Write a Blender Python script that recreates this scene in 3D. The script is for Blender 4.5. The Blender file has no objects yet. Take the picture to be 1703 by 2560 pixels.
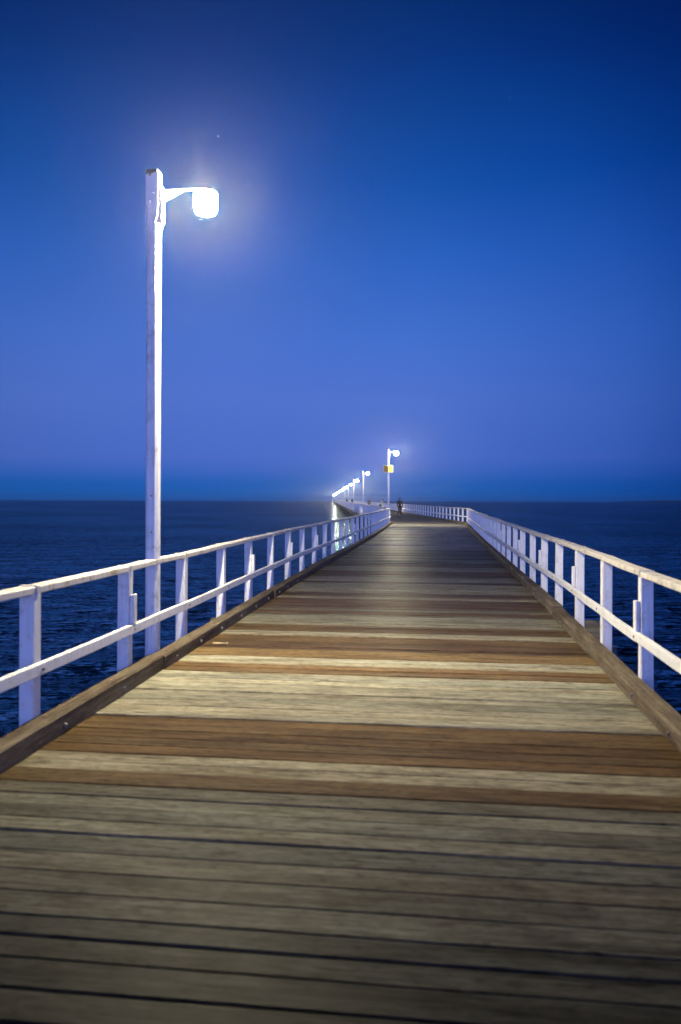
import bpy, bmesh, math, random
from math import sin, cos, pi, radians, sqrt
from mathutils import Vector, Matrix, noise as mnoise

random.seed(11)
scene = bpy.context.scene
col = scene.collection
EYE = 1.65            # camera height above the deck
WATER = -2.3          # water level below the deck

# ------------------------------------------------------------------ helpers
def link(o, parent=None):
    col.objects.link(o)
    if parent is not None:
        o.parent = parent
        o.matrix_parent_inverse = parent_inverse(parent)
    return o

def parent_inverse(p):
    return Matrix.Identity(4)

def empty(name, loc=(0, 0, 0), rotz=0.0):
    o = bpy.data.objects.new(name, None)
    o.empty_display_size = 0.2
    o.location = loc
    o.rotation_euler = (0, 0, rotz)
    col.objects.link(o)
    return o

def tag(o, label, cat, group=None, kind=None):
    o['label'] = label
    o['category'] = cat
    if group: o['group'] = group
    if kind: o['kind'] = kind
    return o

class MB:
    """collects polygons with uv (metres) and an optional colour, and links them as one mesh object"""
    def __init__(s):
        s.v = []; s.f = []; s.uv = []; s.c = []; s.smooth = []
    def face(s, idx, uvs=None, c=(1, 1, 1), smooth=False):
        s.f.append(idx); s.uv.append(uvs or [(0, 0)] * len(idx)); s.c.append(c); s.smooth.append(smooth)
    def loft(s, rings, closed=True, cap=True, c=(1, 1, 1), u0=0.0, v0=0.0, smooth=False, smooth_caps=False):
        """rings: lists of points with equal counts"""
        base = len(s.v); n = len(rings[0])
        for r in rings: s.v.extend([tuple(p) for p in r])
        per = [0.0]
        for k in range(n):
            a = Vector(rings[0][k]); b = Vector(rings[0][(k + 1) % n]); per.append(per[-1] + (b - a).length)
        us = [u0]
        for i in range(1, len(rings)):
            us.append(us[-1] + (Vector(rings[i][0]) - Vector(rings[i - 1][0])).length)
        for i in range(len(rings) - 1):
            for k in range(n if closed else n - 1):
                a = base + i * n + k; b = base + i * n + (k + 1) % n
                cc = base + (i + 1) * n + (k + 1) % n; d = base + (i + 1) * n + k
                s.face((a, b, cc, d), [(us[i], v0 + per[k]), (us[i], v0 + per[k + 1]), (us[i + 1], v0 + per[k + 1]), (us[i + 1], v0 + per[k])], c, smooth)
        if cap:
            for i, rev in ((0, True), (len(rings) - 1, False)):
                idx = [base + i * n + k for k in range(n)]
                pts = [Vector(p) for p in rings[i]]
                o = pts[0]
                uv = [(u0 + (p - o).x * 0.3, v0 + (p - o).z + (p - o).y * .3) for p in pts]
                if rev: idx = idx[::-1]; uv = uv[::-1]
                s.face(tuple(idx), uv, c, smooth_caps)
    def beam(s, p0, p1, w, h, ch=0.004, c=(1, 1, 1), u0=0.0, v0=0.0, up=Vector((0, 0, 1)), rings=None):
        """chamfered timber from p0 to p1; w across, h along up; origin is the section's middle"""
        p0 = Vector(p0); p1 = Vector(p1); t = (p1 - p0).normalized()
        side = t.cross(up).normalized(); u = side.cross(t).normalized()
        a, b = w / 2, h / 2
        sec = [(-a + ch, -b), (a - ch, -b), (a, -b + ch), (a, b - ch), (a - ch, b), (-a + ch, b), (-a, b - ch), (-a, -b + ch)]
        s.loft([[p + side * x + u * y for x, y in sec] for p in (p0, p1)], c=c, u0=u0, v0=v0)
    def tube(s, pts, rad, n=8, c=(1, 1, 1), smooth=True):
        pts = [Vector(p) for p in pts]
        if not isinstance(rad, (list, tuple)): rad = [rad] * len(pts)
        rings = []
        ref = None
        for i, p in enumerate(pts):
            t = (pts[min(i + 1, len(pts) - 1)] - pts[max(i - 1, 0)]).normalized()
            if ref is None: ref = Vector((0, 0, 1)) if abs(t.z) < .9 else Vector((1, 0, 0))
            a = t.cross(ref).normalized(); b = a.cross(t).normalized(); ref = b if abs(b.dot(t)) < .9 else ref
            rings.append([p + (a * cos(2 * pi * k / n) + b * sin(2 * pi * k / n)) * rad[i] for k in range(n)])
        s.loft(rings, c=c, smooth=smooth)
    def lathe(s, centre, prof, n=20, c=(1, 1, 1), smooth=True, cap=True):
        cx, cy, cz = centre
        rings = [[(cx + r * cos(2 * pi * k / n), cy + r * sin(2 * pi * k / n), cz + z) for k in range(n)] for r, z in prof]
        s.loft(rings, c=c, smooth=smooth, cap=cap)
    def build(s, name, mat, parent=None, loc=None):
        me = bpy.data.meshes.new(name)
        me.from_pydata(s.v, [], s.f)
        uvl = me.uv_layers.new(name='UVMap')
        flat = []
        for u in s.uv:
            for a in u: flat.extend(a)
        uvl.data.foreach_set('uv', flat)
        ca = me.color_attributes.new('tone', 'FLOAT_COLOR', 'CORNER')
        flat = []
        for f, c in zip(s.f, s.c):
            flat.extend((c[0], c[1], c[2], 1.0) * len(f))
        ca.data.foreach_set('color', flat)
        me.polygons.foreach_set('use_smooth', s.smooth)
        bm = bmesh.new(); bm.from_mesh(me); bmesh.ops.recalc_face_normals(bm, faces=bm.faces); bm.to_mesh(me); bm.free()
        me.materials.append(mat)
        o = bpy.data.objects.new(name, me)
        if loc is not None: o.location = loc
        link(o, parent)
        return o

def copy_tree(o, parent=None):
    c = o.copy(); col.objects.link(c); c.parent = parent
    for ch in list(o.children): copy_tree(ch, c)
    return c

# ------------------------------------------------------------------ materials
def newmat(name):
    m = bpy.data.materials.new(name); m.use_nodes = True
    nt = m.node_tree; b = nt.nodes['Principled BSDF']
    return m, nt, b

def N(nt, kind, **kw):
    n = nt.nodes.new(kind)
    for k, v in kw.items():
        if hasattr(n, k): setattr(n, k, v)
        else: n.inputs[k.replace('_', ' ')].default_value = v
    return n

def math_n(nt, op, a, b=None, clamp=False):
    n = nt.nodes.new('ShaderNodeMath'); n.operation = op; n.use_clamp = clamp
    for i, x in enumerate((a, b)):
        if x is None: continue
        if isinstance(x, (int, float)): n.inputs[i].default_value = x
        else: nt.links.new(x, n.inputs[i])
    return n.outputs[0]

def mixcol(nt, fac, a, b, blend='MIX'):
    n = nt.nodes.new('ShaderNodeMix'); n.data_type = 'RGBA'; n.blend_type = blend
    for i, x in ((0, fac), (6, a), (7, b)):
        if isinstance(x, (int, float)): n.inputs[i].default_value = x
        elif isinstance(x, tuple): n.inputs[i].default_value = (*x, 1.0) if len(x) == 3 else x
        else: nt.links.new(x, n.inputs[i])
    return n.outputs[2]

def ramp(nt, fac, stops, interp='LINEAR'):
    n = nt.nodes.new('ShaderNodeValToRGB'); cr = n.color_ramp; cr.interpolation = interp
    while len(cr.elements) < len(stops): cr.elements.new(0.5)
    for e, (p, c) in zip(cr.elements, stops):
        e.position = p; e.color = (*c, 1.0) if len(c) == 3 else c
    nt.links.new(fac, n.inputs[0])
    return n.outputs[0]

def wood(name, base, use_tone=False, rough=0.5, grain=1.0, spec=0.5, knots=False):
    m, nt, b = newmat(name)
    uv = N(nt, 'ShaderNodeUVMap', uv_map='UVMap').outputs[0]
    def stretched(su, sv, detail=4.0, rg=0.6, dist=0.0):
        mp = nt.nodes.new('ShaderNodeMapping'); mp.inputs['Scale'].default_value = (su, sv, 1)
        nt.links.new(uv, mp.inputs[0])
        n = N(nt, 'ShaderNodeTexNoise', Scale=1.0, Detail=detail, Roughness=rg, Distortion=dist)
        nt.links.new(mp.outputs[0], n.inputs['Vector'])
        return n.outputs[0]
    g1 = stretched(1.8, 38.0, 5.0, .68, .6)       # long grain
    g2 = stretched(4.0, 150.0, 3.0, .6)           # fine fibres
    g3 = stretched(.9, 5.0, 3.0, .55, .8)         # patches of wear along the plank
    g4 = stretched(3.5, 9.0, 4.0, .6, .5)         # blotches
    if use_tone:
        at = nt.nodes.new('ShaderNodeVertexColor'); at.layer_name = 'tone'; colr = at.outputs[0]
    else:
        rgb = nt.nodes.new('ShaderNodeRGB'); rgb.outputs[0].default_value = (*base, 1); colr = rgb.outputs[0]
    f1 = ramp(nt, g1, [(.28, (.62 - .2 * grain,) * 3), (.5, (1, 1, 1)), (.74, (1.0 + .3 * grain,) * 3)])
    f2 = ramp(nt, g2, [(.3, (.78,) * 3), (.6, (1.1,) * 3)])
    f3 = ramp(nt, g3, [(.3, (.62, .58, .53)), (.5, (1, 1, 1)), (.72, (1.3, 1.34, 1.32))])
    f4 = ramp(nt, g4, [(.3, (.66, .62, .58)), (.47, (1, 1, 1)), (.75, (1.15,) * 3)])
    c = colr
    fs = [f1, f2, f3, f4]
    fs.append(ramp(nt, stretched(9.0, 110.0, 5.0, .7, .3), [(.34, (.62, .60, .58)), (.5, (1, 1, 1)), (.7, (1.22,) * 3)]))
    if knots:
        fs.append(ramp(nt, stretched(11.0, 26.0, 5.0, .7, .4), [(.32, (.52, .50, .48)), (.48, (1, 1, 1)), (.7, (1.25,) * 3)]))
    if knots:      # dark splits and stains along the grain
        fs.append(ramp(nt, stretched(2.6, 20.0, 3.0, .5, 1.2), [(.28, (.30, .27, .25)), (.36, (1, 1, 1))]))
        fs.append(ramp(nt, stretched(.8, 70.0, 2.0, .5, .4), [(.27, (.25, .22, .2)), (.33, (1, 1, 1))]))
    for f in fs: c = mixcol(nt, 1.0, c, f, 'MULTIPLY')
    nt.links.new(c, b.inputs['Base Color'])
    rr = math_n(nt, 'ADD', math_n(nt, 'MULTIPLY', g4, .35), rough - .17)
    nt.links.new(rr, b.inputs['Roughness'])
    b.inputs['Specular IOR Level'].default_value = spec
    bp = nt.nodes.new('ShaderNodeBump'); bp.inputs['Strength'].default_value = .35; bp.inputs['Distance'].default_value = .006
    h = math_n(nt, 'ADD', math_n(nt, 'MULTIPLY', g1, .7), math_n(nt, 'MULTIPLY', g2, .3))
    nt.links.new(h, bp.inputs['Height']); nt.links.new(bp.outputs[0], b.inputs['Normal'])
    return m

def paint(name, base, rough=0.5, dirt=(.42, .38, .30), amount=0.5, scale=9.0):
    amount = min(1.0, amount * 1.4)
    m, nt, b = newmat(name)
    geo = nt.nodes.new('ShaderNodeNewGeometry')
    n1 = N(nt, 'ShaderNodeTexNoise', Scale=scale, Detail=6.0, Roughness=.7); nt.links.new(geo.outputs['Position'], n1.inputs['Vector'])
    mp = nt.nodes.new('ShaderNodeMapping'); mp.inputs['Scale'].default_value = (30, 30, 2.2); nt.links.new(geo.outputs['Position'], mp.inputs[0])
    n2 = N(nt, 'ShaderNodeTexNoise', Scale=1.0, Detail=4.0, Roughness=.6); nt.links.new(mp.outputs[0], n2.inputs['Vector'])
    f = ramp(nt, n1.outputs[0], [(.52, (0, 0, 0)), (.74, (1, 1, 1))])
    f2 = ramp(nt, n2.outputs[0], [(.5, (0, 0, 0)), (.78, (.7, .7, .7))])
    ff = math_n(nt, 'MULTIPLY', math_n(nt, 'ADD', f, f2, True), amount)
    nt.links.new(mixcol(nt, ff, base, dirt), b.inputs['Base Color'])
    b.inputs['Roughness'].default_value = rough
    bp = nt.nodes.new('ShaderNodeBump'); bp.inputs['Strength'].default_value = .25; bp.inputs['Distance'].default_value = .004
    nt.links.new(n2.outputs[0], bp.inputs['Height']); nt.links.new(bp.outputs[0], b.inputs['Normal'])
    return m

def plain(name, base, rough=.6, metal=0.0, var=.25, scale=14.0):
    m, nt, b = newmat(name)
    geo = nt.nodes.new('ShaderNodeNewGeometry')
    n1 = N(nt, 'ShaderNodeTexNoise', Scale=scale, Detail=4.0); nt.links.new(geo.outputs['Position'], n1.inputs['Vector'])
    f = ramp(nt, n1.outputs[0], [(.3, (1 - var,) * 3), (.7, (1 + var,) * 3)])
    nt.links.new(mixcol(nt, 1.0, tuple(base), f, 'MULTIPLY'), b.inputs['Base Color'])
    b.inputs['Roughness'].default_value = rough; b.inputs['Metallic'].default_value = metal
    return m

M_deck = wood('deck_wood', (1, 1, 1), use_tone=True, rough=.50, spec=.03, knots=True, grain=1.25)
M_kerb = wood('kerb_wood', (.20, .155, .115), use_tone=True, rough=.7, spec=.05)
M_dark = wood('pile_wood', (.05, .05, .042), rough=.75, spec=.3)
M_beam = wood('beam_wood', (.13, .115, .095), rough=.7, spec=.3)
M_white = paint('white_paint', (.74, .74, .75), .45)
M_cap = paint('worn_white_paint', (.62, .59, .53), .5, (.24, .19, .13), .75, 7.0)
M_pole = paint('pole_paint', (.80, .79, .79), .45, (.34, .34, .31), .6, 5.0)
M_mould = plain('grey_green_mould', (.10, .11, .085), .85)
M_steel = plain('galvanised_steel', (.62, .62, .60), .4, .6)
M_arm = plain('weathered_steel', (.30, .29, .27), .55, .2)
M_bolt = plain('bolt_steel', (.17, .16, .15), .6, .2)
M_rust = plain('rusty_bolt', (.12, .075, .05), .7)
M_yellow = plain('yellow_sign', (.72, .43, .02), .45, 0, .06)
M_signback = plain('white_sign_edge', (.82, .82, .75), .5, 0, .05)
M_scrap = plain('pale_bark', (.62, .47, .30), .7)

def lamp_mat(name, strength):
    m, nt, b = newmat(name)
    b.inputs['Base Color'].default_value = (.9, .9, .85, 1)
    b.inputs['Emission Color'].default_value = (1.0, .88, .58, 1)
    b.inputs['Emission Strength'].default_value = strength
    return m
M_lamp = lamp_mat('lamp_bowl_light', 2500.0); M_lens = lamp_mat('lamp_lens_light', 5200.0)


# ------------------------------------------------------------------ plan of the pier (inner faces of the kerbs)
class Line:
    def __init__(s, pts):
        s.p = [Vector((x, y)) for x, y in pts]
        s.d = [0.0]
        for a, b in zip(s.p, s.p[1:]): s.d.append(s.d[-1] + (b - a).length)
        s.len = s.d[-1]
    def at(s, d):
        i = 0
        while i < len(s.p) - 2 and d > s.d[i + 1]: i += 1
        t = (s.p[i + 1] - s.p[i]).normalized()
        return s.p[i] + t * (d - s.d[i]), t
    def x_at_y(s, y):
        i = 0
        while i < len(s.p) - 2 and y > s.p[i + 1].y: i += 1
        a, b = s.p[i], s.p[i + 1]
        return a.x + (b.x - a.x) * (y - a.y) / (b.y - a.y)
    def d_at_y(s, y):
        lo, hi = -50.0, s.len + 50.0
        for _ in range(60):
            m = (lo + hi) / 2
            if s.at(m)[0].y < y: lo = m
            else: hi = m
        return (lo + hi) / 2

L1 = Line([(-2.98, -3.5), (-2.0, 4.78), (-1.356, 10.71), (-.93, 14.77), (-.41, 19.0), (.37, 25.2), (1.62, 35.6), (3.47, 53.0)])
R1 = Line([(1.15, -3.5), (2.224, 5.19), (3.026, 11.44), (4.05, 19.87), (5.29, 29.9), (8.29, 53.1)])
L2 = Line([(3.47, 53.0), (2.85, 92.0), (2.0, 156.0), (-.85, 341.0), (-6.7, 720.0)])
R2 = Line([(8.29, 53.1), (7.75, 74.0), (7.15, 104.0), (6.35, 156.0), (3.5, 341.0), (-2.3, 720.0)])

def off(line, side, d, o):
    """point at arc length d, o metres outward of the kerb's inner face; side -1 left, +1 right"""
    p, t = line.at(d)
    n = Vector((t.y, -t.x)) * side
    return p + n * o, t, n

def wob(x, seed=0.0, f=.35):
    return mnoise.noise(Vector((x * f, seed * 7.3, seed)))

# ------------------------------------------------------------------ the pier
pier = empty('pier', (0, 0, 0))
tag(pier, 'long timber pier of grey and brown planks bending left out to sea', 'pier')

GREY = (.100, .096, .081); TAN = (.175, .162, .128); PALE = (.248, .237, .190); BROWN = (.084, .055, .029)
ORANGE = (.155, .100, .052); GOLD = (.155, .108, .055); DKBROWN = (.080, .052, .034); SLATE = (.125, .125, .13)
NEAR_DIM = (.030, .029, .026)  # light falling off towards the camera, put into the nearest planks' colour
bands = [(-3.2, tuple(.8 * c for c in NEAR_DIM)), (2.72, NEAR_DIM), (3.0, tuple((a + b_) / 2 for a, b_ in zip(NEAR_DIM, GREY))), (3.75, GREY), (4.411, BROWN), (4.636, TAN), (4.966, BROWN), (5.842, TAN), (6.68, PALE), (7.457, ORANGE), (7.838, PALE),
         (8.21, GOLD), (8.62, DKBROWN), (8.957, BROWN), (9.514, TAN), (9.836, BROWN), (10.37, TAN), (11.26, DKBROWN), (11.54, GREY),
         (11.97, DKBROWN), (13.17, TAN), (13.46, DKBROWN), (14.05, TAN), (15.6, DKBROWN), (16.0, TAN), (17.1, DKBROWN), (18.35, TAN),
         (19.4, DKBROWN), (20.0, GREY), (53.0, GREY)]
SK = .1225        # the planks lie square to the first stretch
def ends1(D):
    def solve(line):
        x = 0.0
        for _ in range(30): x = line.x_at_y(D - SK * x)
        return Vector((x, D - SK * x))
    return solve(L1), solve(R1)

deck = MB()
rnd = random.Random(5)
def plank(a0, a1, b0, b1, tone, z=0.0, ext=.17, tilt=0.0, near=False):
    """a0,a1 near/far points of the left end, b0,b1 of the right end"""
    ex0 = ext + rnd.uniform(-.02, .03); ex1 = ext + rnd.uniform(-.02, .03)
    d = (b0 - a0).normalized()
    def P(p, zz): return (p.x, p.y, zz)
    la, lb = a0 - d * ex0, a1 - d * ex0
    ra, rb = b0 + d * ex1, b1 + d * ex1
    sd = rnd.uniform(0, 500)
    nseg = 12 if near else 1
    secs = []
    for q in range(nseg + 1):
        k = q / nseg
        n = la.lerp(ra, k); f = lb.lerp(rb, k)
        t = (f - n).normalized()
        if near:
            n = n + t * (.0035 * wob(k * 9, sd, 1.0) + .002); f = f - t * (.0035 * wob(k * 9, sd + 40, 1.0) + .002)
        w = (f - n).length; c = min(.006, w * .2)
        zz = z + (.0025 * wob(k * 4, sd + 80, 1.0) if near else 0)
        cup = -.0012 if near else 0
        secs.append([P(n, -.06), P(n, zz - c - tilt), P(n + t * c, zz - tilt), P(n + t * w * .5, zz + cup), P(f - t * c, zz + tilt), P(f, zz - c + tilt), P(f, -.06)])
    deck.loft(secs, c=tone, u0=rnd.uniform(0, 300), v0=rnd.uniform(0, 300))

def jitter(c, amt, r=rnd):
    k = 1 + r.uniform(-amt, amt); h = r.uniform(-.05, .05)
    return (c[0] * k * (1 + h), c[1] * k, c[2] * k * (1 - h))

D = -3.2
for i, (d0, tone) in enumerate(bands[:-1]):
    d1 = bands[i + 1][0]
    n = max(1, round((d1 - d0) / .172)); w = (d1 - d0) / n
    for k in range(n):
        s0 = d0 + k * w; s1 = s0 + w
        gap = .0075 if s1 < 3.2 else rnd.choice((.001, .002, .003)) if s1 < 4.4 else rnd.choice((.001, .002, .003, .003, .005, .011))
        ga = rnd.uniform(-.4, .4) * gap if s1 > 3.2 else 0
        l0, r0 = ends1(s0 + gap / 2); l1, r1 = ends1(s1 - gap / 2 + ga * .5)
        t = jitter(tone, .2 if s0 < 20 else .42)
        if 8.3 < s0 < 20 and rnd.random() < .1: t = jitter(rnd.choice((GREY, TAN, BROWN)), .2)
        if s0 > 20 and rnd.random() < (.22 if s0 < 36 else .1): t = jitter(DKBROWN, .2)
        if s0 > 26: t = tuple(1.9 * (.5 * a + .5 * b_ * rnd.uniform(.75, 1.3)) for a, b_ in zip(t, SLATE))  # lightened plank colour stands in for the second lamp's pool of light
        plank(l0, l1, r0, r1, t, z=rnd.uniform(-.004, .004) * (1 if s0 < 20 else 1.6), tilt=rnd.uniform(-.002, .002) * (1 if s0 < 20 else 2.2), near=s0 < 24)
# wedge where the pier bends
lc, rc = ends1(53.42)
steps = 5
l_first = L2.p[0] + Vector((0, .02)); r_first = Vector((R2.x_at_y(53.1), 53.1))
for k in range(steps):
    f0, f1 = k / steps, (k + 1) / steps
    a0 = lc.lerp(l_first, f0); a1 = lc.lerp(l_first, f1); b0 = rc.lerp(r_first, f0); b1 = rc.lerp(r_first, f1)
    plank(a0, a0.lerp(a1, .92) + Vector((0, .004)), b0, b0.lerp(b1, .97), jitter(GREY, .2))
y = 53.12
while y < 720:
    w = .172 if y < 130 else (.5 if y < 260 else 2.0)
    def e2(yy):
        xl = L2.x_at_y(yy); xr = R2.x_at_y(yy)
        return Vector((xl, yy)), Vector((xr, yy + .0165 * (xr - xl)))
    l0, r0 = e2(y + .003); l1, r1 = e2(y + w - .003)
    t = jitter(GREY, .3)
    if rnd.random() < .12: t = jitter(DKBROWN, .2)
    plank(l0, l1, r0, r1, t, z=rnd.uniform(-.003, .003))
    y += w
deck.build('deck', M_deck, pier)

def bolt_mesh(prof, mat):
    mb = MB(); mb.lathe((0, 0, 0), prof, 8, smooth=False)
    o = mb.build('bolt', mat); col.objects.unlink(o); return o
rust_bolt = bolt_mesh([(.020, 0), (.020, .010), (.012, .014)], M_rust)
grey_bolt = bolt_mesh([(.004, -.016), (.014, -.012), (.014, .012), (.004, .016)], M_bolt)
# kerbs: heavy timbers butted end to end on the deck's edges, with bolts in them
KW, KH = .152, .138
KT = (.140, .108, .076)
def kerb_run(line, side, d0, d1, seg, joints=None):
    r = random.Random(3 + side)
    d = d0; k = 0
    while d < d1 - .3:
        e = min(d1, d + (joints[k] if joints and k < len(joints) else seg)); k += 1
        mb = MB(); nn = max(2, int((e - d) / .45) + 1) if e < 90 else 2
        wo = r.uniform(-.014, .014); ho = r.uniform(-.014, .010); tone = jitter(KT, .18, r)
        rings = []
        for i in range(nn + 1):
            s = d + .011 + (e - d - .022) * i / nn
            w1 = wo + .006 * wob(s, side + 3, 1.3); h1 = KH + ho + .005 * wob(s, side + 9, 1.1)
            p, t, n = off(line, side, s, w1)
            q, _, _ = off(line, side, s, w1 + KW)
            ch = .014 + .007 * wob(s, side + 5, 2.2)
            def pt(o, z): v = p.lerp(q, o / KW); return (v.x, v.y, z)
            rings.append([pt(0, .0035), pt(KW, .0035), pt(KW, h1 - .01), pt(KW - .01, h1), pt(ch, h1), pt(0, h1 - ch)])
        mb.loft(rings, c=tone, u0=r.uniform(0, 99), v0=r.uniform(0, 99))
        o = mb.build('kerb_beam', M_kerb, pier)
        s = d + .25; j = 0
        while s < min(e - .1, 19):
            p, t, n = off(line, side, s, wo + KW * (.55 if j % 2 else .4))
            b1 = rust_bolt.copy() if rust_bolt.users_collection else rust_bolt
            col.objects.link(b1); b1.parent = o; b1.location = (p.x, p.y, KH + ho - .006)
            p, t, n = off(line, side, s + .12, wo - .004)
            b2 = grey_bolt.copy() if grey_bolt.users_collection else grey_bolt
            col.objects.link(b2); b2.parent = o; b2.location = (p.x, p.y, .055)
            s += .93 + r.uniform(-.16, .16); j += 1
        d = e
sL = L1.d_at_y
kerb_run(L1, -1, 0.4, L1.len - .02, 5.4, [sL(7.65) - .4, 5.6, 4.9, 6.1])
kerb_run(R1, 1, 0.4, R1.len - .02, 5.2, [R1.d_at_y(11.3) - .4, 4.3, 5.5])
kerb_run(L2, -1, .03, L2.len, 24.0)
kerb_run(R2, 1, .03, R2.len, 24.0)

# stringers under the edges, bents of piles and cross beams
for line, side in ((L1, -1), (R1, 1), (L2, -1), (R2, 1)):
    d = 0.2
    seg = 7.3 if line in (L1, R1) else 29.2
    while d < line.len - .5:
        e = min(line.len, d + seg)
        a, _, _ = off(line, side, d + .004, .02); b_, _, _ = off(line, side, e - .004, .02)
        mb = MB(); mb.beam((a.x, a.y, -.215), (b_.x, b_.y, -.215), .2, .29, .01, u0=d)
        mb.build('stringer', M_beam, pier)
        d = e
bents = []
y = 4.5
while y < 53: bents.append((L1, R1, y, SK)); y += 7.3
y = 57.0
while y < 720: bents.append((L2, R2, y, -.0165)); y += 7.3
stuff_p = MB(); stuff_b = MB()
for k, (la, ra, y, sk) in enumerate(bents):
    xl = la.x_at_y(y); xr = ra.x_at_y(y)
    pl = Vector((xl, y)); pr = Vector((xr, y - sk * (xr - xl)))
    dx = (pr - pl).normalized(); ny = Vector((-dx.y, dx.x))
    tgt = MB() if k < 30 else stuff_b
    for sgn in (-1, 1):
        a = pl - dx * .75 + ny * .26 * sgn; b_ = pr + dx * .75 + ny * .26 * sgn
        tgt.beam((a.x, a.y, -.52), (b_.x, b_.y, -.52), .15, .3, .01, u0=k * 5.0)
        if k < 30:
            tgt.build('cross_beam', M_beam, pier); tgt = MB()
    # outrigger blocks whose ends show beyond the railing
    w = (pr - pl).length
    for q in (.06, .5, .94):
        c = pl + dx * w * q
        lean = (q - .5) * .5
        t2 = MB() if k < 30 else stuff_p
        t2.tube([(c.x, c.y, -.3), (c.x + dx.x * lean, c.y + dx.y * lean, WATER - 2.5)], [.17, .19], 12 if k < 30 else 6)
        if k < 30: t2.build('pile', M_dark, pier)
o = stuff_p.build('pile', M_dark, pier); o['kind'] = 'stuff'
o = stuff_b.build('cross_beam', M_beam, pier); o['kind'] = 'stuff'
# short outrigger ends at deck level (a pair each side at about 12 m, more further on)
for yy in (11.25, 11.95, 26.3, 40.9):
    for line, side in ((L1, -1), (R1, 1)):
        a, t, n = off(line, side, line.d_at_y(yy - (SK * 4.4 if side > 0 else 0)), -.2)
        b_ = a + n * (.2 + .62 + (.10 if yy > 11.5 and yy < 12 else 0))
        mb = MB(); zo = -.175 if side > 0 else -.26
        mb.beam((a.x, a.y, zo), (b_.x, b_.y, zo), .17, .2, .012, u0=yy)
        mb.build('outrigger', M_beam, pier)

# ------------------------------------------------------------------ railings
def base_box(w, d, z0, z1, bev=.006):
    mb = MB(); mb.beam((0, 0, z0), (0, 0, z1), w, d, bev, up=Vector((0, 1, 0)))
    return mb
POST = .106
def railing(name, label, line, side, d_first, step, far=False, cleats=()):
    base, t0, _ = off(line, side, max(d_first, 0), .2)
    root = empty(name, (base.x, base.y, 0))
    tag(root, label, 'railing', 'white timber railings along the pier')
    bx, by = base.x, base.y
    r = random.Random(len(label))
    ds = []
    d = d_first
    while d <= line.len - .02: ds.append(d); d += step * (1 + r.uniform(-.012, .012))
    zof = lambda s: .016 * wob(s, side * 2 + (5 if far else 0), .33) + .008 * wob(s, side + 8, 1.1)
    lat = lambda s: .014 * wob(s, side * 3 + 1, .4)
    stuff = MB()
    proto = None; bolt_proto = strap_proto = cleat_proto = None
    for k, s in enumerate(ds):
        p, t, n = off(line, side, s, .155 + POST / 2 + lat(s))
        ang = math.atan2(t.y, t.x) - pi / 2
        if k >= 100:
            stuff.beam((p.x - bx, p.y - by, -.36), (p.x - bx, p.y - by, 1.0 + zof(s)), POST, POST, .006, up=Vector((t.x, t.y, 0)))
            continue
        if proto is None:
            proto = base_box(POST, POST, -.36, .994, .007).build('post', M_white, root)
            post = proto
        else:
            post = proto.copy(); col.objects.link(post); post.parent = root
        post.location = (p.x - bx, p.y - by, zof(s))
        post.rotation_euler = (r.uniform(-.006, .006), r.uniform(-.006, .006), ang + r.uniform(-.02, .02))
        if not far and s < 32:
            # a band over the cap at every post, a bolt through the mid rail, a cleat on some posts
            inward = -side
            if strap_proto is None:
                mb = MB()
                x0 = inward * (POST / 2) ; xc = -inward * .059 + inward * POST / 2
                mb.beam((xc, -.018, 1.019), (xc, .018, 1.019), .131, .060, .004)
                strap_proto = mb.build('strap', M_cap, post)
                mb = MB()
                xf = inward * (POST / 2 + .045)
                mb.tube([(xf - inward * .01, 0, .475), (xf + inward * .004, 0, .475), (xf + inward * .010, 0, .475)], [.014, .013, .006], 8)
                bolt_proto = mb.build('bolt', M_bolt, post)
            else:
                for pr in (strap_proto, bolt_proto):
                    c = pr.copy(); col.objects.link(c); c.parent = post
            if k in cleats:
                if cleat_proto is None:
                    mb = MB(); xf = inward * (POST / 2 + .0225)
                    mb.beam((xf, 0, .528), (xf, 0, .785), .042, .088, .008, up=Vector((0, 1, 0)))
                    cleat_proto = mb.build('cleat', M_white, post)
                else:
                    c = cleat_proto.copy(); col.objects.link(c); c.parent = post
    if stuff.v:
        o = stuff.build('post', M_white, root); o['kind'] = 'stuff'
    # cap and mid rail, each from post to post (two bays a piece near the camera)
    def run(nm, mat, o_c, z, w, h, ch, bays):
        k = 0
        pts = [ds[0] - (step if not far else .05)] + ds + ([] if far else [])
        pts = [x for x in pts]
        if line.len - ds[-1] > .05: pts.append(line.len + (.12 if not far else 0))
        while k < len(pts) - 1:
            b_ = bays if pts[k] < 120 else bays * 8
            e = min(len(pts) - 1, k + b_)
            mb = MB(); rings = []
            sub = []
            for q in range(k, e): sub += [pts[q], (pts[q] + pts[q + 1]) / 2] if pts[k] < 60 else [pts[q]]
            sub.append(pts[e])
            zj = r.uniform(-.004, .004); oj = r.uniform(-.004, .004); tw = r.uniform(-.02, .02)
            for s_i, s in enumerate(sub):
                s2 = s + (.004 if s_i == 0 else (-.004 if s_i == len(sub) - 1 else 0))
                p, t, n = off(line, side, s2, o_c + lat(s2) + oj)
                zz = z + zof(s2) + zj
                a, b2 = w / 2, h / 2
                sec = [(-a + ch, -b2), (a - ch, -b2), (a, -b2 + ch), (a, b2 - ch), (a - ch, b2), (-a + ch, b2), (-a, b2 - ch), (-a, -b2 + ch)]
                rings.append([(p.x + n.x * x - bx, p.y + n.y * x - by, zz + yv + x * tw) for x, yv in sec])
            mb.loft(rings, u0=r.uniform(0, 99), v0=r.uniform(0, 9))
            mb.build(nm, mat, root)
            k = e
    run('top_rail', M_cap, .155 + .059, 1.019, .124, .052, .007, 2)
    run('mid_rail', M_white, .155 - .0225, .475, .044, .088, .008, 2)
    return root

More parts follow.
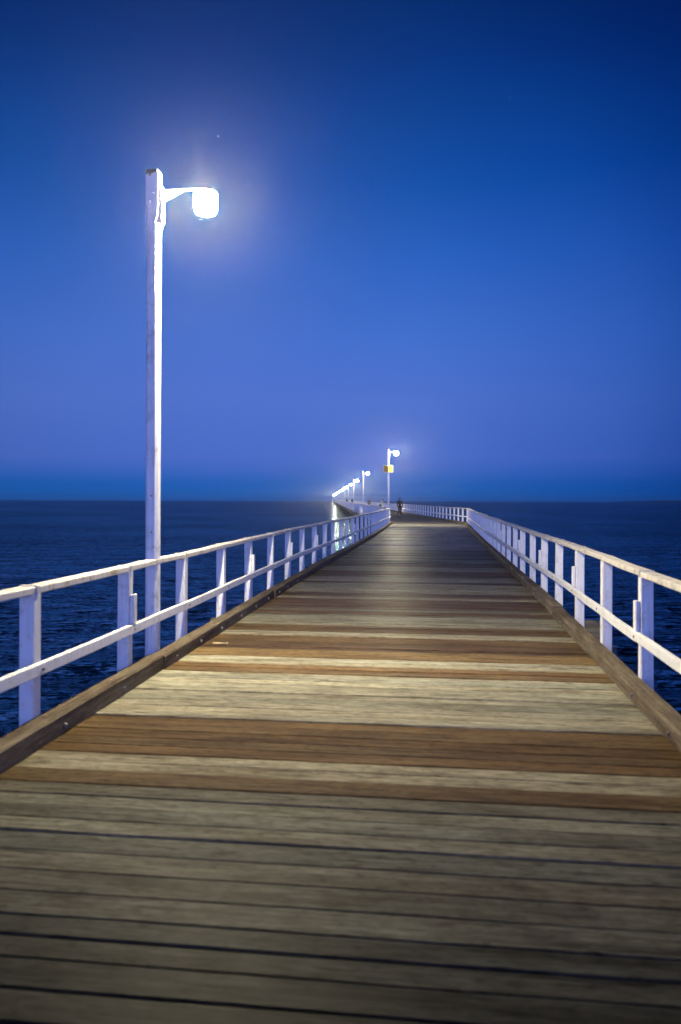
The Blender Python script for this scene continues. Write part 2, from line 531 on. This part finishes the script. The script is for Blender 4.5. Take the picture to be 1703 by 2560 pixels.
railing('railing', 'white timber railing on the lamp side, from the foreground to the bend', L1, -1, L1.d_at_y(5.45) - 4 * 1.70, 1.70, cleats=(5, 8, 10, 12, 15, 17))
railing('railing', 'white timber railing without lamps, from the foreground to the bend', R1, 1, R1.d_at_y(6.86) - 5 * 1.712, 1.712, cleats=(5, 7, 9, 11, 14, 16, 19))
railing('railing', 'far white railing beyond the bend, lined with the row of lamp posts', L2, -1, .05, 1.76, True)
railing('railing', 'far white railing beyond the bend, behind the walking person', R2, 1, .05, 1.76, True)

# ------------------------------------------------------------------ lamp posts
def make_lamp():
    root = empty('lamp_post')
    W = .063
    mb = MB()
    def sect(c, z, k=1.0): return [(x * k, y * k, z) for x, y in ((-W + c, -W), (W - c, -W), (W, -W + c), (W, W - c), (W - c, W), (-W + c, W), (-W, W - c), (-W, -W + c))]
    mb.loft([sect(.024, -.5), sect(.024, 1.2), sect(.024, 2.6), sect(.024, 4.46), sect(.005, 4.50), sect(.004, 4.93), sect(.014, 4.95)])
    mb.build('pole', M_pole, root)
    mb = MB(); mb.beam((-.002, 0, 4.946), (-.002, 0, 4.962), .122, .122, .004, up=Vector((0, 1, 0)))
    rr = random.Random(4)
    for k in range(7):     # mould running down from the top on the near face
        x = -.055 + .016 * k; L = rr.uniform(.02, .11) if x < .02 else .02
        mb.beam((x, -.0665, 4.95), (x + .004, -.0665, 4.95 - L), .017, .004, .001, up=Vector((0, 1, 0)))
    mb.build('mouldy_top', M_mould, root)
    mb = MB(); mb.beam((.081, 0, 4.44), (.081, 0, 4.80), .03, .10, .006, up=Vector((0, 1, 0)))
    mb.build('mounting_block', M_pole, root)
    hy = .05
    mb = MB()
    mb.beam((.096, 0, 4.765), (.41, hy * .75, 4.785), .036, .016, .003)
    # triangular gusset under the arm
    g = [(.098, -.005, 4.744), (.098, -.005, 4.655), (.112, -.005, 4.655), (.29, .014, 4.752)]
    mb.loft([g, [(x, y_ + .01, z) for x, y_, z in g]])
    mb.build('arm', M_arm, root)
    mb = MB(); mb.tube([(.085, -.03, 4.72), (.11, -.045, 4.62), (.092, -.05, 4.47), (.105, -.04, 4.40), (.07, -.03, 4.33)], .008, 6)
    mb.build('cable', M_signback, root)
    for x, z in ((.012, 4.72), (-.024, 4.64), (.005, 1.72), (.005, 1.36)):
        mb = MB(); mb.tube([(x, -W + .004, z), (x, -W - .006, z), (x, -W - .01, z)], [.011, .010, .004], 8)
        mb.build('bolt', M_bolt, root)
    hx = .515; hy = .05; hz = 4.655
    mb = MB()
    mb.lathe((hx, hy, hz), [(.114, .086), (.117, .097), (.104, .112), (.08, .124), (.05, .131), (.012, .134)], 24)
    mb.beam((.38, hy * .75, 4.785), (hx + .02, hy, 4.785), .04, .02, .004)
    head = mb.build('lamp_head', M_arm, root)
    mb = MB()
    mb.lathe((hx, hy, hz), [(.112, .085), (.117, .01), (.113, -.075), (.104, -.092)], 16, cap=False)
    mb.build('lamp_bowl', M_lamp, head)
    mb = MB()
    mb.lathe((hx, hy, hz), [(.103, -.093), (.095, -.108), (.07, -.119), (.02, -.122)], 16, cap=True)
    mb.build('lamp_lens', M_lens, head)
    return root

lamp = make_lamp()
ordn = ['third', 'fourth', 'fifth', 'sixth', 'seventh', 'eighth', 'ninth', 'tenth', 'eleventh', 'twelfth', 'thirteenth', 'fourteenth',
        'fifteenth', 'sixteenth', 'seventeenth', 'eighteenth', 'nineteenth', 'twentieth']
spots = [(L1, 7.92), (L1, 51.3)] + [(L2, 92.4 + 36.5 * k) for k in range(17)]
for i, (line, y) in enumerate(spots):
    p, t, n = off(line, -1, line.d_at_y(y), .155 + .061)
    o = lamp if i == 0 else copy_tree(lamp)
    if i > 3:
        for ch in list(o.children):
            if ch.name.startswith(('bolt', 'cable')): bpy.data.objects.remove(ch)
    o.location = (p.x, p.y, -.045); o.rotation_euler = (0, 0, math.atan2(t.y, t.x) - pi / 2)
    if i == 0: lab = 'tall white square lamp post standing close in the foreground, lamp lit'
    elif i == 1: lab = 'lit white lamp post at the bend carrying the yellow sign'
    elif i < len(spots) - 1: lab = 'lit white lamp post on the far railing, %s lamp counted from the foreground' % ordn[i - 2]
    else: lab = 'last tiny lit lamp post at the far end of the pier'
    tag(o, lab, 'lamp post', 'lit lamp posts along the pier')
    if i == 1: lamp2 = (p.x, p.y)

# yellow folded sign on the second lamp post
sx, sy = lamp2
sign = empty('sign', (sx, sy - .0, 3.60))
tag(sign, 'yellow two sided sign folded around the lamp post at the bend', 'sign')
for sgn in (-1, 1):
    def plate(w0, w1, h, y0, y1, rc):
        pts = []
        for cx_, cz_, a0 in ((w1 - rc, h - rc, 0), (w0 + rc, h - rc, 90), (w0 + rc, -h + rc, 180), (w1 - rc, -h + rc, 270)):
            for k in range(4): a = radians(a0 + 30 * k); pts.append((cx_ + rc * cos(a), cz_ + rc * sin(a)))
        return pts
    a = radians(26)
    def tr(x, yv, z): return (sgn * (x * cos(a) - yv * sin(a) * 1), -.115 + x * sin(a) + yv * cos(a), z)
    mb = MB(); pts = plate(.006, .335, .225, 0, 0, .04)
    mb.loft([[tr(x, .0, z) for x, z in pts], [tr(x, .004, z) for x, z in pts]])
    back = mb.build('panel', M_signback, sign)
    mb = MB(); pts = plate(.012, .318, .208, 0, 0, .034)
    mb.loft([[tr(x, -.003, z) for x, z in pts], [tr(x, -.0006, z) for x, z in pts]])
    mb.build('sign_face', M_yellow, back)

# pale scrap of bark lying on the planks
mb = MB()
rr = random.Random(8); top = []; bot = []
for k in range(14):
    a = 2 * pi * k / 14; r_ = 1 + rr.uniform(-.25, .25)
    top.append((.11 * cos(a) * r_, .035 * sin(a) * r_, .016 + rr.uniform(-.006, .006)))
    bot.append((.105 * cos(a) * r_, .032 * sin(a) * r_, .005))
mb.loft([bot, top])
o = mb.build('bark_scrap', M_scrap, None, (-1.36, 9.0, 0)); tag(o, 'pale scrap lying on brown planks by the near kerb', 'scrap')
o.rotation_euler = (0, 0, -.12)

# ------------------------------------------------------------------ people
M_skin = plain('skin', (.36, .20, .14), .6); M_hair = plain('dark_hair', (.03, .022, .018), .6)
M_black = plain('black_cloth', (.012, .012, .014), .8); M_maroon = plain('maroon_cloth', (.10, .032, .028), .8)
M_green = plain('pale_green_cloth', (.42, .55, .40), .8); M_navy = plain('navy_cloth', (.02, .025, .04), .8); M_bag = plain('white_plastic', (.75, .75, .72), .5)
M_shoe = plain('dark_shoe', (.03, .028, .026), .6)

def skin_obj(name, verts, edges, radii, mat, parent, root=0, sub=1):
    me = bpy.data.meshes.new(name); me.from_pydata([tuple(v) for v in verts], edges, [])
    o = bpy.data.objects.new(name, me); link(o, parent)
    md = o.modifiers.new('skin', 'SKIN')
    sk = me.skin_vertices[0] if me.skin_vertices else None
    if sk is None:
        bpy.context.view_layer.objects.active = o
        bpy.ops.mesh.customdata_skin_add(); sk = me.skin_vertices[0]
    for i, r_ in enumerate(radii):
        sk.data[i].radius = r_ if isinstance(r_, tuple) else (r_, r_)
        sk.data[i].use_root = (i == root)
    ms = o.modifiers.new('sub', 'SUBSURF'); ms.levels = sub; ms.render_levels = sub
    me.materials.append(mat)
    dg = bpy.context.evaluated_depsgraph_get()
    me2 = bpy.data.meshes.new_from_object(o.evaluated_get(dg)); me2.name = name
    o.modifiers.clear(); o.data = me2
    for p in me2.polygons: p.use_smooth = True
    if not me2.materials: me2.materials.append(mat)
    return o

def person(loc, rotz, label, top_mat, leg_mat, h=1.76, bend=0.0, stride=.16, arms=.0, name='person', group=None):
    """faces local -Y"""
    root = empty(name, loc, rotz); tag(root, label, 'person', group)
    k = h / 1.76
    cb, sb = cos(bend), sin(bend)
    def B(x, y, z):            # bends everything above the hips forward
        zz = z - .95
        if zz <= 0: return Vector((x, y, z)) * k
        return Vector((x, y * cb - zz * sb, .95 + zz * cb + y * sb)) * k
    def Lw(x, y, z): return Vector((x, y, z)) * k
    fr, bk = -stride, stride
    V = [B(0, 0, .95), B(0, 0, 1.15), B(0, .01, 1.35), B(0, .01, 1.47), B(0, -.005, 1.54), B(0, -.015, 1.60), B(0, -.02, 1.69), B(0, -.012, 1.745)]
    E = [(0, 1), (1, 2), (2, 3), (3, 4), (4, 5), (5, 6), (6, 7)]
    Rr = [.14, .125, .145, .07, .055, .07, .078, .045]
    for sd, yy in ((-1, fr), (1, bk)):
        b0 = len(V)
        V += [Lw(sd * .10, 0, .90), Lw(sd * .105, yy * .45 - .03, .50), Lw(sd * .11, yy + .03, .10), Lw(sd * .115, yy - .01, .045), Lw(sd * .12, yy - .14, .03)]
        E += [(0, b0), (b0, b0 + 1), (b0 + 1, b0 + 2), (b0 + 2, b0 + 3), (b0 + 3, b0 + 4)]
        Rr += [.095, .062, .045, .042, .03]
        b1 = len(V)
        V += [B(sd * .19, .01, 1.42), B(sd * .245, .03 - sd * stride * .25, 1.15), B(sd * .25, -.08 - sd * stride * .6 - arms, .91), B(sd * .25, -.11 - sd * stride * .65 - arms, .83)]
        E += [(2, b1), (b1, b1 + 1), (b1 + 1, b1 + 2), (b1 + 2, b1 + 3)]
        Rr += [.06, .045, .032, (.02, .042)]
        for f in range(4):                       # fingers
            w0 = V[b1 + 3]; b2 = len(V)
            V += [w0 + Vector((0, (f - 1.5) * .02, -.05 * k)), w0 + Vector((-sd * .008, (f - 1.5) * .021 - .008, (-.09 + abs(f - 1.3) * .008) * k))]
            E += [(b1 + 3, b2), (b2, b2 + 1)]; Rr += [.009, .007]
        b2 = len(V); w0 = V[b1 + 2]
        V += [w0 + Vector((-sd * .01, -.045, -.05)), w0 + Vector((-sd * .02, -.06, -.09))]
        E += [(b1 + 3, b2), (b2, b2 + 1)]; Rr += [.010, .008]
    rad = [(a * k, a * k) if not isinstance(a, tuple) else (a[0] * k, a[1] * k) for a in Rr]
    body = skin_obj('body', V, E, rad, M_skin, root)
    # face: nose, eyes, ears sit on the head
    mb = MB()
    c = B(0, -.02, 1.665)
    fwd = (B(0, -1, 1.665) - B(0, 0, 1.665)).normalized(); upv = (B(0, 0, 1.7) - B(0, 0, 1.6)).normalized(); rt = Vector((1, 0, 0))
    mb.tube([c + fwd * .07 + upv * .02, c + fwd * .098 - upv * .015, c + fwd * .075 - upv * .025], [.008, .014, .008], 6)
    for sd in (-1, 1):
        mb.tube([c + rt * sd * .075 + upv * .02, c + rt * sd * .09, c + rt * sd * .075 - upv * .03], [.01, .016, .008], 6)
    mb.build('face', M_skin, body)
    mb = MB()
    for sd in (-1, 1): mb.lathe(tuple(c + fwd * .068 + rt * sd * .03 + upv * .015), [(.003, -.006), (.008, 0), (.003, .006)], 6)
    mb.build('eyes', M_black, body)
    # hair
    mb = MB()
    rings = []
    for j in range(5):
        a = (j / 4) * pi * .52
        rings.append([c + upv * (.02 + .085 * sin(a)) + (rt * cos(2 * pi * q / 12) * .086 + fwd * (sin(2 * pi * q / 12) * .094 - .012)) * cos(a) for q in range(12)])
    mb.loft(rings, smooth=True); mb.build('hair', M_hair, root)
    # top: torso and sleeves, a little fuller than the body
    V2 = [B(0, 0, .86), B(0, 0, .98), B(0, 0, 1.15), B(0, .01, 1.36), B(0, .01, 1.465)]
    E2 = [(0, 1), (1, 2), (2, 3), (3, 4)]; R2_ = [(.155, .17), (.16, .175), .155, (.15, .185), .085]
    for sd in (-1, 1):
        b1 = len(V2)
        V2 += [B(sd * .19, .01, 1.415), B(sd * .245, .03 - sd * stride * .25, 1.15), B(sd * .25, -.075 - sd * stride * .58 - arms, .925)]
        E2 += [(3, b1), (b1, b1 + 1), (b1 + 1, b1 + 2)]; R2_ += [.078, .062, .05]
    skin_obj('jacket', V2, E2, [(a * k, a * k) if not isinstance(a, tuple) else (a[0] * k, a[1] * k) for a in R2_], top_mat, root, 1)
    V3 = [Lw(0, 0, .95)]; E3 = []; R3 = [.15]
    for sd, yy in ((-1, fr), (1, bk)):
        b1 = len(V3)
        V3 += [Lw(sd * .10, 0, .86), Lw(sd * .105, yy * .45 - .03, .50), Lw(sd * .11, yy + .025, .13)]
        E3 += [(0, b1), (b1, b1 + 1), (b1 + 1, b1 + 2)]; R3 += [.108, .08, .066]
    skin_obj('trousers', V3, E3, [(a * k, a * k) for a in R3], leg_mat, root)
    for sd, yy in ((-1, fr), (1, bk)):
        mb = MB()
        mb.loft([[Lw(sd * .115 + x, yy + y_, z) for x, y_ in ((-.045, .08), (-.05, -.06), (-.035, -.19), (.035, -.19), (.05, -.06), (.045, .08))] for z in (.004, .05)] +
                [[Lw(sd * .115 + x * .8, yy + y_ * .75, .10) for x, y_ in ((-.045, .08), (-.05, -.02), (-.035, -.08), (.035, -.08), (.05, -.02), (.045, .08))]])
        mb.build('shoe', M_shoe, root)
    return root

person((5.72, 76.5, 0), 0.05, 'person in black jacket and maroon trousers walking towards the camera', M_black, M_maroon, 1.80)
person((5.1, 101.5, 0), pi * .45, 'person in pale green top leaning over by the far railing', M_green, M_navy, 1.72, bend=.42, stride=.05, arms=.12)
person((4.72, 131.0, 0), pi, 'person in dark clothes standing between the far railings, beyond the pale green top', M_navy, M_black, 1.74, stride=.05)
person((1.62, 200.0, 0), pi, 'tiny dark figure furthest along the pier, close to the lamp row', M_black, M_navy, 1.72, stride=.05, group=None)
person((3.0, 204.0, 0), pi, 'tiny dark figure furthest along the pier, in the middle of the deck', M_black, M_black, 1.75, stride=.08, group=None)
mb = MB()
mb.lathe((0, 0, 0), [(.10, .0), (.16, .06), (.17, .22), (.12, .36), (.05, .42), (.07, .48)], 12)
mb.tube([(-.05, 0, .46), (-.06, 0, .60), (.06, 0, .60), (.05, 0, .46)], .012, 6)
o = mb.build('carrier_bag', M_bag, None, (5.50, 101.18, .22))
tag(o, 'white bag held low by the person in pale green', 'bag')

# ------------------------------------------------------------------ the sea: a disc of real waves near by, finer towards the camera
SEA_R = 1500.0
m, nt, b = newmat('sea_water')
b.inputs['Base Color'].default_value = (.0002, .006, .020, 1)
b.inputs['Roughness'].default_value = .06
b.inputs['Specular IOR Level'].default_value = 0.0
geo = nt.nodes.new('ShaderNodeNewGeometry')
def slope(scale, sx, sy, detail):
    mp = nt.nodes.new('ShaderNodeMapping'); mp.inputs['Scale'].default_value = (sx, sy, 1); mp.inputs['Rotation'].default_value = (0, 0, .12)
    nt.links.new(geo.outputs['Position'], mp.inputs[0])
    n = N(nt, 'ShaderNodeTexNoise', Scale=scale, Detail=detail, Roughness=.62); nt.links.new(mp.outputs[0], n.inputs['Vector'])
    s = nt.nodes.new('ShaderNodeVectorMath'); s.operation = 'SUBTRACT'; nt.links.new(n.outputs['Color'], s.inputs[0]); s.inputs[1].default_value = (.5, .5, .5)
    return s.outputs[0]
def vscale(v, kvec):
    s = nt.nodes.new('ShaderNodeVectorMath'); s.operation = 'MULTIPLY'; nt.links.new(v, s.inputs[0]); s.inputs[1].default_value = kvec; return s.outputs[0]
def vadd(a, b_):
    s = nt.nodes.new('ShaderNodeVectorMath'); s.operation = 'ADD'; nt.links.new(a, s.inputs[0]); nt.links.new(b_, s.inputs[1]); return s.outputs[0]
s1 = vscale(slope(2.2, .55, 1.5, 4.0), (1.5, 2.5, 0))
gn = N(nt, 'ShaderNodeTexNoise', Scale=.035, Detail=3.0); nt.links.new(geo.outputs['Position'], gn.inputs['Vector'])   # gusts: rougher and smoother patches
gs = nt.nodes.new('ShaderNodeVectorMath'); gs.operation = 'SCALE'; nt.links.new(s1, gs.inputs[0])
nt.links.new(math_n(nt, 'MULTIPLY', ramp(nt, gn.outputs[0], [(.35, (.25, .25, .25)), (.65, (.75, .75, .75))]), 2.0), gs.inputs['Scale'])
s1 = gs.outputs[0]
s2 = vscale(slope(7.0, .7, 1.3, 3.0), (1.0, 1.5, 0))
nv = vadd(vadd(s1, s2), geo.outputs['Normal'])
nn_ = nt.nodes.new('ShaderNodeVectorMath'); nn_.operation = 'NORMALIZE'; nt.links.new(nv, nn_.inputs[0])
nt.links.new(nn_.outputs[0], b.inputs['Normal'])
gl = nt.nodes.new('ShaderNodeBsdfGlossy'); gl.inputs['Color'].default_value = (.66, .90, .98, 1); gl.inputs['Roughness'].default_value = .07
nt.links.new(nn_.outputs[0], gl.inputs['Normal'])
fr = nt.nodes.new('ShaderNodeFresnel'); fr.inputs['IOR'].default_value = 1.333; nt.links.new(nn_.outputs[0], fr.inputs['Normal'])
mx = nt.nodes.new('ShaderNodeMixShader'); nt.links.new(math_n(nt, 'MULTIPLY', fr.outputs[0], .72), mx.inputs[0])   # choppy crests shade each other at low angles
nt.links.new(b.outputs[0], mx.inputs[1]); nt.links.new(gl.outputs[0], mx.inputs[2])
nt.links.new(mx.outputs[0], nt.nodes['Material Output'].inputs['Surface'])
M_sea = m
rs = random.Random(21)
waves = []
for k in range(34):
    lam = 0.38 * (4.5 / .38) ** (k / 33)
    ang = radians(90 + 8 + rs.gauss(0, 26))        # travelling roughly along the view
    amp = .0048 * lam ** .7
    waves.append((2 * pi / lam * cos(ang), 2 * pi / lam * sin(ang), amp, rs.uniform(0, 2 * pi), lam))
import numpy as np
def sea():
    radii = [2.0]
    while radii[-1] < SEA_R: radii.append(radii[-1] * 1.0115 + .02)
    radii[-1] = SEA_R
    fine = np.linspace(radians(90 - 38), radians(90 + 38), 420)
    coarse = np.linspace(radians(90 + 38), radians(360 + 90 - 38), 90)[1:-1]
    th = np.concatenate([fine, coarse]); nt_ = len(th); nr = len(radii)
    R_ = np.array(radii)[:, None]; X = R_ * np.cos(th)[None]; Y = R_ * np.sin(th)[None]; Z = np.zeros_like(X)
    dth = np.where(np.arange(nt_) < 420, (fine[1] - fine[0]), (coarse[1] - coarse[0]))
    cell = np.maximum(R_ * .0115, R_ * dth[None])
    for kx, ky, a, ph, lam in waves:
        fade = np.clip(1.5 - cell / (lam * .28), 0, 1)
        q = np.sin(kx * X + ky * Y + ph)
        Z += a * fade * (q + .35 * (1 - 2 * np.abs(np.sin((kx * X + ky * Y + ph) / 2 + .7))))
    gust = .75 + .5 * np.sin(.11 * X + .05 * Y) * np.sin(.07 * Y - .04 * X + 1)
    Z = Z * gust
    vv = np.stack([X, Y, Z + WATER], -1).reshape(-1, 3)
    vs = [tuple(v) for v in vv.tolist()]; fs = []
    for i in range(nr - 1):
        for j in range(nt_):
            j2 = (j + 1) % nt_
            fs.append((i * nt_ + j, i * nt_ + j2, (i + 1) * nt_ + j2, (i + 1) * nt_ + j)[::-1])
    fs.append(tuple(range(nt_)))
    me = bpy.data.meshes.new('sea'); me.from_pydata(vs, [], fs)
    me.polygons.foreach_set('use_smooth', [True] * len(me.polygons)); me.materials.append(M_sea)
    bm = bmesh.new(); bm.from_mesh(me); bm.faces.ensure_lookup_table()
    if bm.faces[0].normal.z < 0: bmesh.ops.reverse_faces(bm, faces=bm.faces)
    bm.to_mesh(me); bm.free()
    o = bpy.data.objects.new('sea', me); col.objects.link(o)
    o['kind'] = 'structure'; o['label'] = 'dark blue choppy sea around the pier'
sea()

# low strip of land on the right of the horizon
mb = MB(); rings = []
for k in range(30):
    a = radians(90 - 19.3 - k * .55); hgt = 2.4 * min(1, k / 6) * (1 + .25 * sin(k * 1.7)) + .3
    c = Vector((cos(a), sin(a))) * 1440
    c2 = Vector((cos(a), sin(a))) * 1480
    rings.append([(c.x, c.y, WATER - 1), (c.x, c.y, WATER + hgt * .5), ((c.x + c2.x) / 2, (c.y + c2.y) / 2, WATER + hgt + .5), (c2.x, c2.y, WATER + hgt * .5), (c2.x, c2.y, WATER - 1)])
mb.loft(rings, smooth=True)
o = mb.build('far_shore', plain('far_trees', (.035, .05, .035), .9, 0, .3, .02)); o['kind'] = 'structure'; o['label'] = 'low dark strip of coast on the horizon'

# ------------------------------------------------------------------ air: thin haze volume, added to give the lamps a glow
HAZE = 0.0005
m = bpy.data.materials.new('lamp_glow_haze'); m.use_nodes = True; nt = m.node_tree; m.cycles.volume_sampling = 'EQUIANGULAR'
nt.nodes.clear()
out = nt.nodes.new('ShaderNodeOutputMaterial'); pv = nt.nodes.new('ShaderNodeVolumePrincipled')
pv.inputs['Color'].default_value = (.93, .96, 1, 1); pv.inputs['Density'].default_value = HAZE; pv.inputs['Anisotropy'].default_value = .9
nt.links.new(pv.outputs[0], out.inputs['Volume'])
mb = MB(); e = SEA_R + 30
mb.loft([[(-e, -e, -7.5), (e, -e, -7.5), (e, e, -7.5), (-e, e, -7.5)], [(-e, -e, 5.6), (e, -e, 5.6), (e, e, 5.6), (-e, e, 5.6)]])
o = mb.build('haze', m); o['kind'] = 'stuff'; o['label'] = 'thin haze added for the lamp glow'

# ------------------------------------------------------------------ sky: blue hour, afterglow behind the camera
def lin(r, g, b_):
    f = lambda c: (c / 255 / 12.92) if c <= 10 else ((c / 255 + .055) / 1.055) ** 2.4
    return (f(r), f(g), f(b_))
world = bpy.data.worlds.new('World'); scene.world = world; world.use_nodes = True
nt = world.node_tree; nt.nodes.clear()
wo = nt.nodes.new('ShaderNodeOutputWorld'); bg = nt.nodes.new('ShaderNodeBackground')
tc = nt.nodes.new('ShaderNodeTexCoord')
sep = nt.nodes.new('ShaderNodeSeparateXYZ'); nt.links.new(tc.outputs['Generated'], sep.inputs[0])
X, Y, Z = sep.outputs
front = ramp(nt, Z, [(0.0, (.008, .115, .46)), (.008, (.009, .11, .45)), (.019, lin(28, 94, 182)), (.034, lin(54, 101, 192)), (.05, lin(70, 107, 199)), (.12, lin(76, 113, 204)), (.19, lin(66, 111, 205)), (.285, lin(42, 98, 194)), (.37, lin(14, 80, 171)), (.48, lin(4, 56, 135)), (.56, lin(3, 42, 105)), (1.0, lin(2, 22, 58))])
hz = math_n(nt, 'SQRT', math_n(nt, 'ADD', math_n(nt, 'MULTIPLY', X, X), math_n(nt, 'MULTIPLY', Y, Y)))
az = math_n(nt, 'DIVIDE', X, hz)
azf = ramp(nt, math_n(nt, 'ADD', math_n(nt, 'MULTIPLY', az, .5), .5), [(.0, (.8, .8, .85)), (.28, (1.0, .92, .88)), (.42, (1.08, 1.0, 1.0)), (.55, (1, 1, 1)), (.64, (.74, .82, .88)), (.71, (.5, .66, .76)), (.85, (.4, .5, .6))])
f = mixcol(nt, 1.0, front, azf, 'MULTIPLY')
dvc = nt.nodes.new('ShaderNodeVectorMath'); dvc.operation = 'DOT_PRODUCT'; nt.links.new(tc.outputs['Generated'], dvc.inputs[0])
dvc.inputs[1].default_value = Vector((-.06, 1, .16)).normalized()
f = mixcol(nt, 1.0, f, ramp(nt, dvc.outputs['Value'], [(.78, (.28, .36, .45)), (.86, (.45, .62, .72)), (.92, (.86, .92, .95)), (.97, (1, 1, 1))]), 'MULTIPLY')
back = ramp(nt, Z, [(0.0, (.84, 1.14, 3.3)), (.14, (.84, 1.14, 3.4)), (.30, (.22, .36, 1.2)), (.5, (.01, .05, .2)), (1.0, lin(2, 22, 58))])
bm_ = nt.nodes.new('ShaderNodeMapRange'); bm_.interpolation_type = 'SMOOTHSTEP'
bm_.inputs[1].default_value = .35; bm_.inputs[2].default_value = -.55; nt.links.new(Y, bm_.inputs[0])
skyc = mixcol(nt, bm_.outputs[0], f, back)
# faint wisps of cloud low on the right
mp = nt.nodes.new('ShaderNodeMapping'); mp.inputs['Scale'].default_value = (9, 9, 42); nt.links.new(tc.outputs['Generated'], mp.inputs[0])
cn = N(nt, 'ShaderNodeTexNoise', Scale=1.0, Detail=5.0, Roughness=.6); nt.links.new(mp.outputs[0], cn.inputs['Vector'])
cf = ramp(nt, cn.outputs[0], [(.56, (0, 0, 0)), (.75, (1, 1, 1))])
zb = ramp(nt, Z, [(.012, (0, 0, 0)), (.028, (1, 1, 1)), (.045, (1, 1, 1)), (.065, (0, 0, 0))])
wf = math_n(nt, 'MULTIPLY', math_n(nt, 'MULTIPLY', cf, zb), .16)
skyc = mixcol(nt, wf, skyc, lin(105, 105, 190))
sky = nt.nodes.new('ShaderNodeTexSky'); sky.sky_type = 'NISHITA'; sky.sun_disc = False
sky.sun_elevation = radians(-5); sky.sun_rotation = radians(180)
sc_ = nt.nodes.new('ShaderNodeVectorMath'); sc_.operation = 'SCALE'; nt.links.new(sky.outputs[0], sc_.inputs[0]); sc_.inputs['Scale'].default_value = .05
add = nt.nodes.new('ShaderNodeVectorMath'); add.operation = 'ADD'; nt.links.new(skyc, add.inputs[0]); nt.links.new(sc_.outputs[0], add.inputs[1])
# a few early stars
last = add.outputs[0]
for px, py, st in ((543, 344, 4.0), (878, 218, .15), (1272, 246, .2), (1263, 387, .12), (228, 75, .12)):
    dv = Vector(((px - 851.5) / 1987, 1, (1250 - py) / 1987)).normalized()
    dt = nt.nodes.new('ShaderNodeVectorMath'); dt.operation = 'DOT_PRODUCT'; nt.links.new(tc.outputs['Generated'], dt.inputs[0]); dt.inputs[1].default_value = dv
    g = math_n(nt, 'MULTIPLY', math_n(nt, 'GREATER_THAN', dt.outputs['Value'], cos(.00045)), st)
    ad = nt.nodes.new('ShaderNodeVectorMath'); ad.operation = 'ADD'; nt.links.new(last, ad.inputs[0])
    cb_ = nt.nodes.new('ShaderNodeCombineXYZ')
    for i in range(3): nt.links.new(g, cb_.inputs[i])
    nt.links.new(cb_.outputs[0], ad.inputs[1]); last = ad.outputs[0]
nt.links.new(last, bg.inputs[0]); bg.inputs[1].default_value = 1.0
nt.links.new(bg.outputs[0], wo.inputs[0])

# ------------------------------------------------------------------ camera
cam = bpy.data.cameras.new('camera'); cam.sensor_fit = 'HORIZONTAL'; cam.sensor_width = 24.0; cam.lens = 28.0
cam.shift_y = -33 / 1703
cam.clip_start = .05; cam.clip_end = 20000
cam.dof.use_dof = True; cam.dof.focus_distance = 24.0; cam.dof.aperture_fstop = 1.75; cam.dof.aperture_blades = 9
co = bpy.data.objects.new('camera', cam); col.objects.link(co)
co.matrix_world = Matrix.Translation((0, 0, EYE)) @ Matrix.Rotation(radians(90), 4, 'X') @ Matrix.Rotation(radians(.18), 4, 'Z')
scene.camera = co

scene.render.engine = 'CYCLES'
scene.cycles.use_denoising = True
scene.cycles.denoising_prefilter = 'ACCURATE'
scene.cycles.denoising_input_passes = 'RGB_ALBEDO_NORMAL'
scene.cycles.filter_width = 1.5
scene.cycles.max_bounces = 6; scene.cycles.diffuse_bounces = 3; scene.cycles.glossy_bounces = 3; scene.cycles.volume_bounces = 0
scene.cycles.sample_clamp_indirect = 4.0
scene.view_settings.view_transform = 'Standard'; scene.view_settings.look = 'None'
scene.view_settings.exposure = 0.0; scene.view_settings.gamma = 1.0
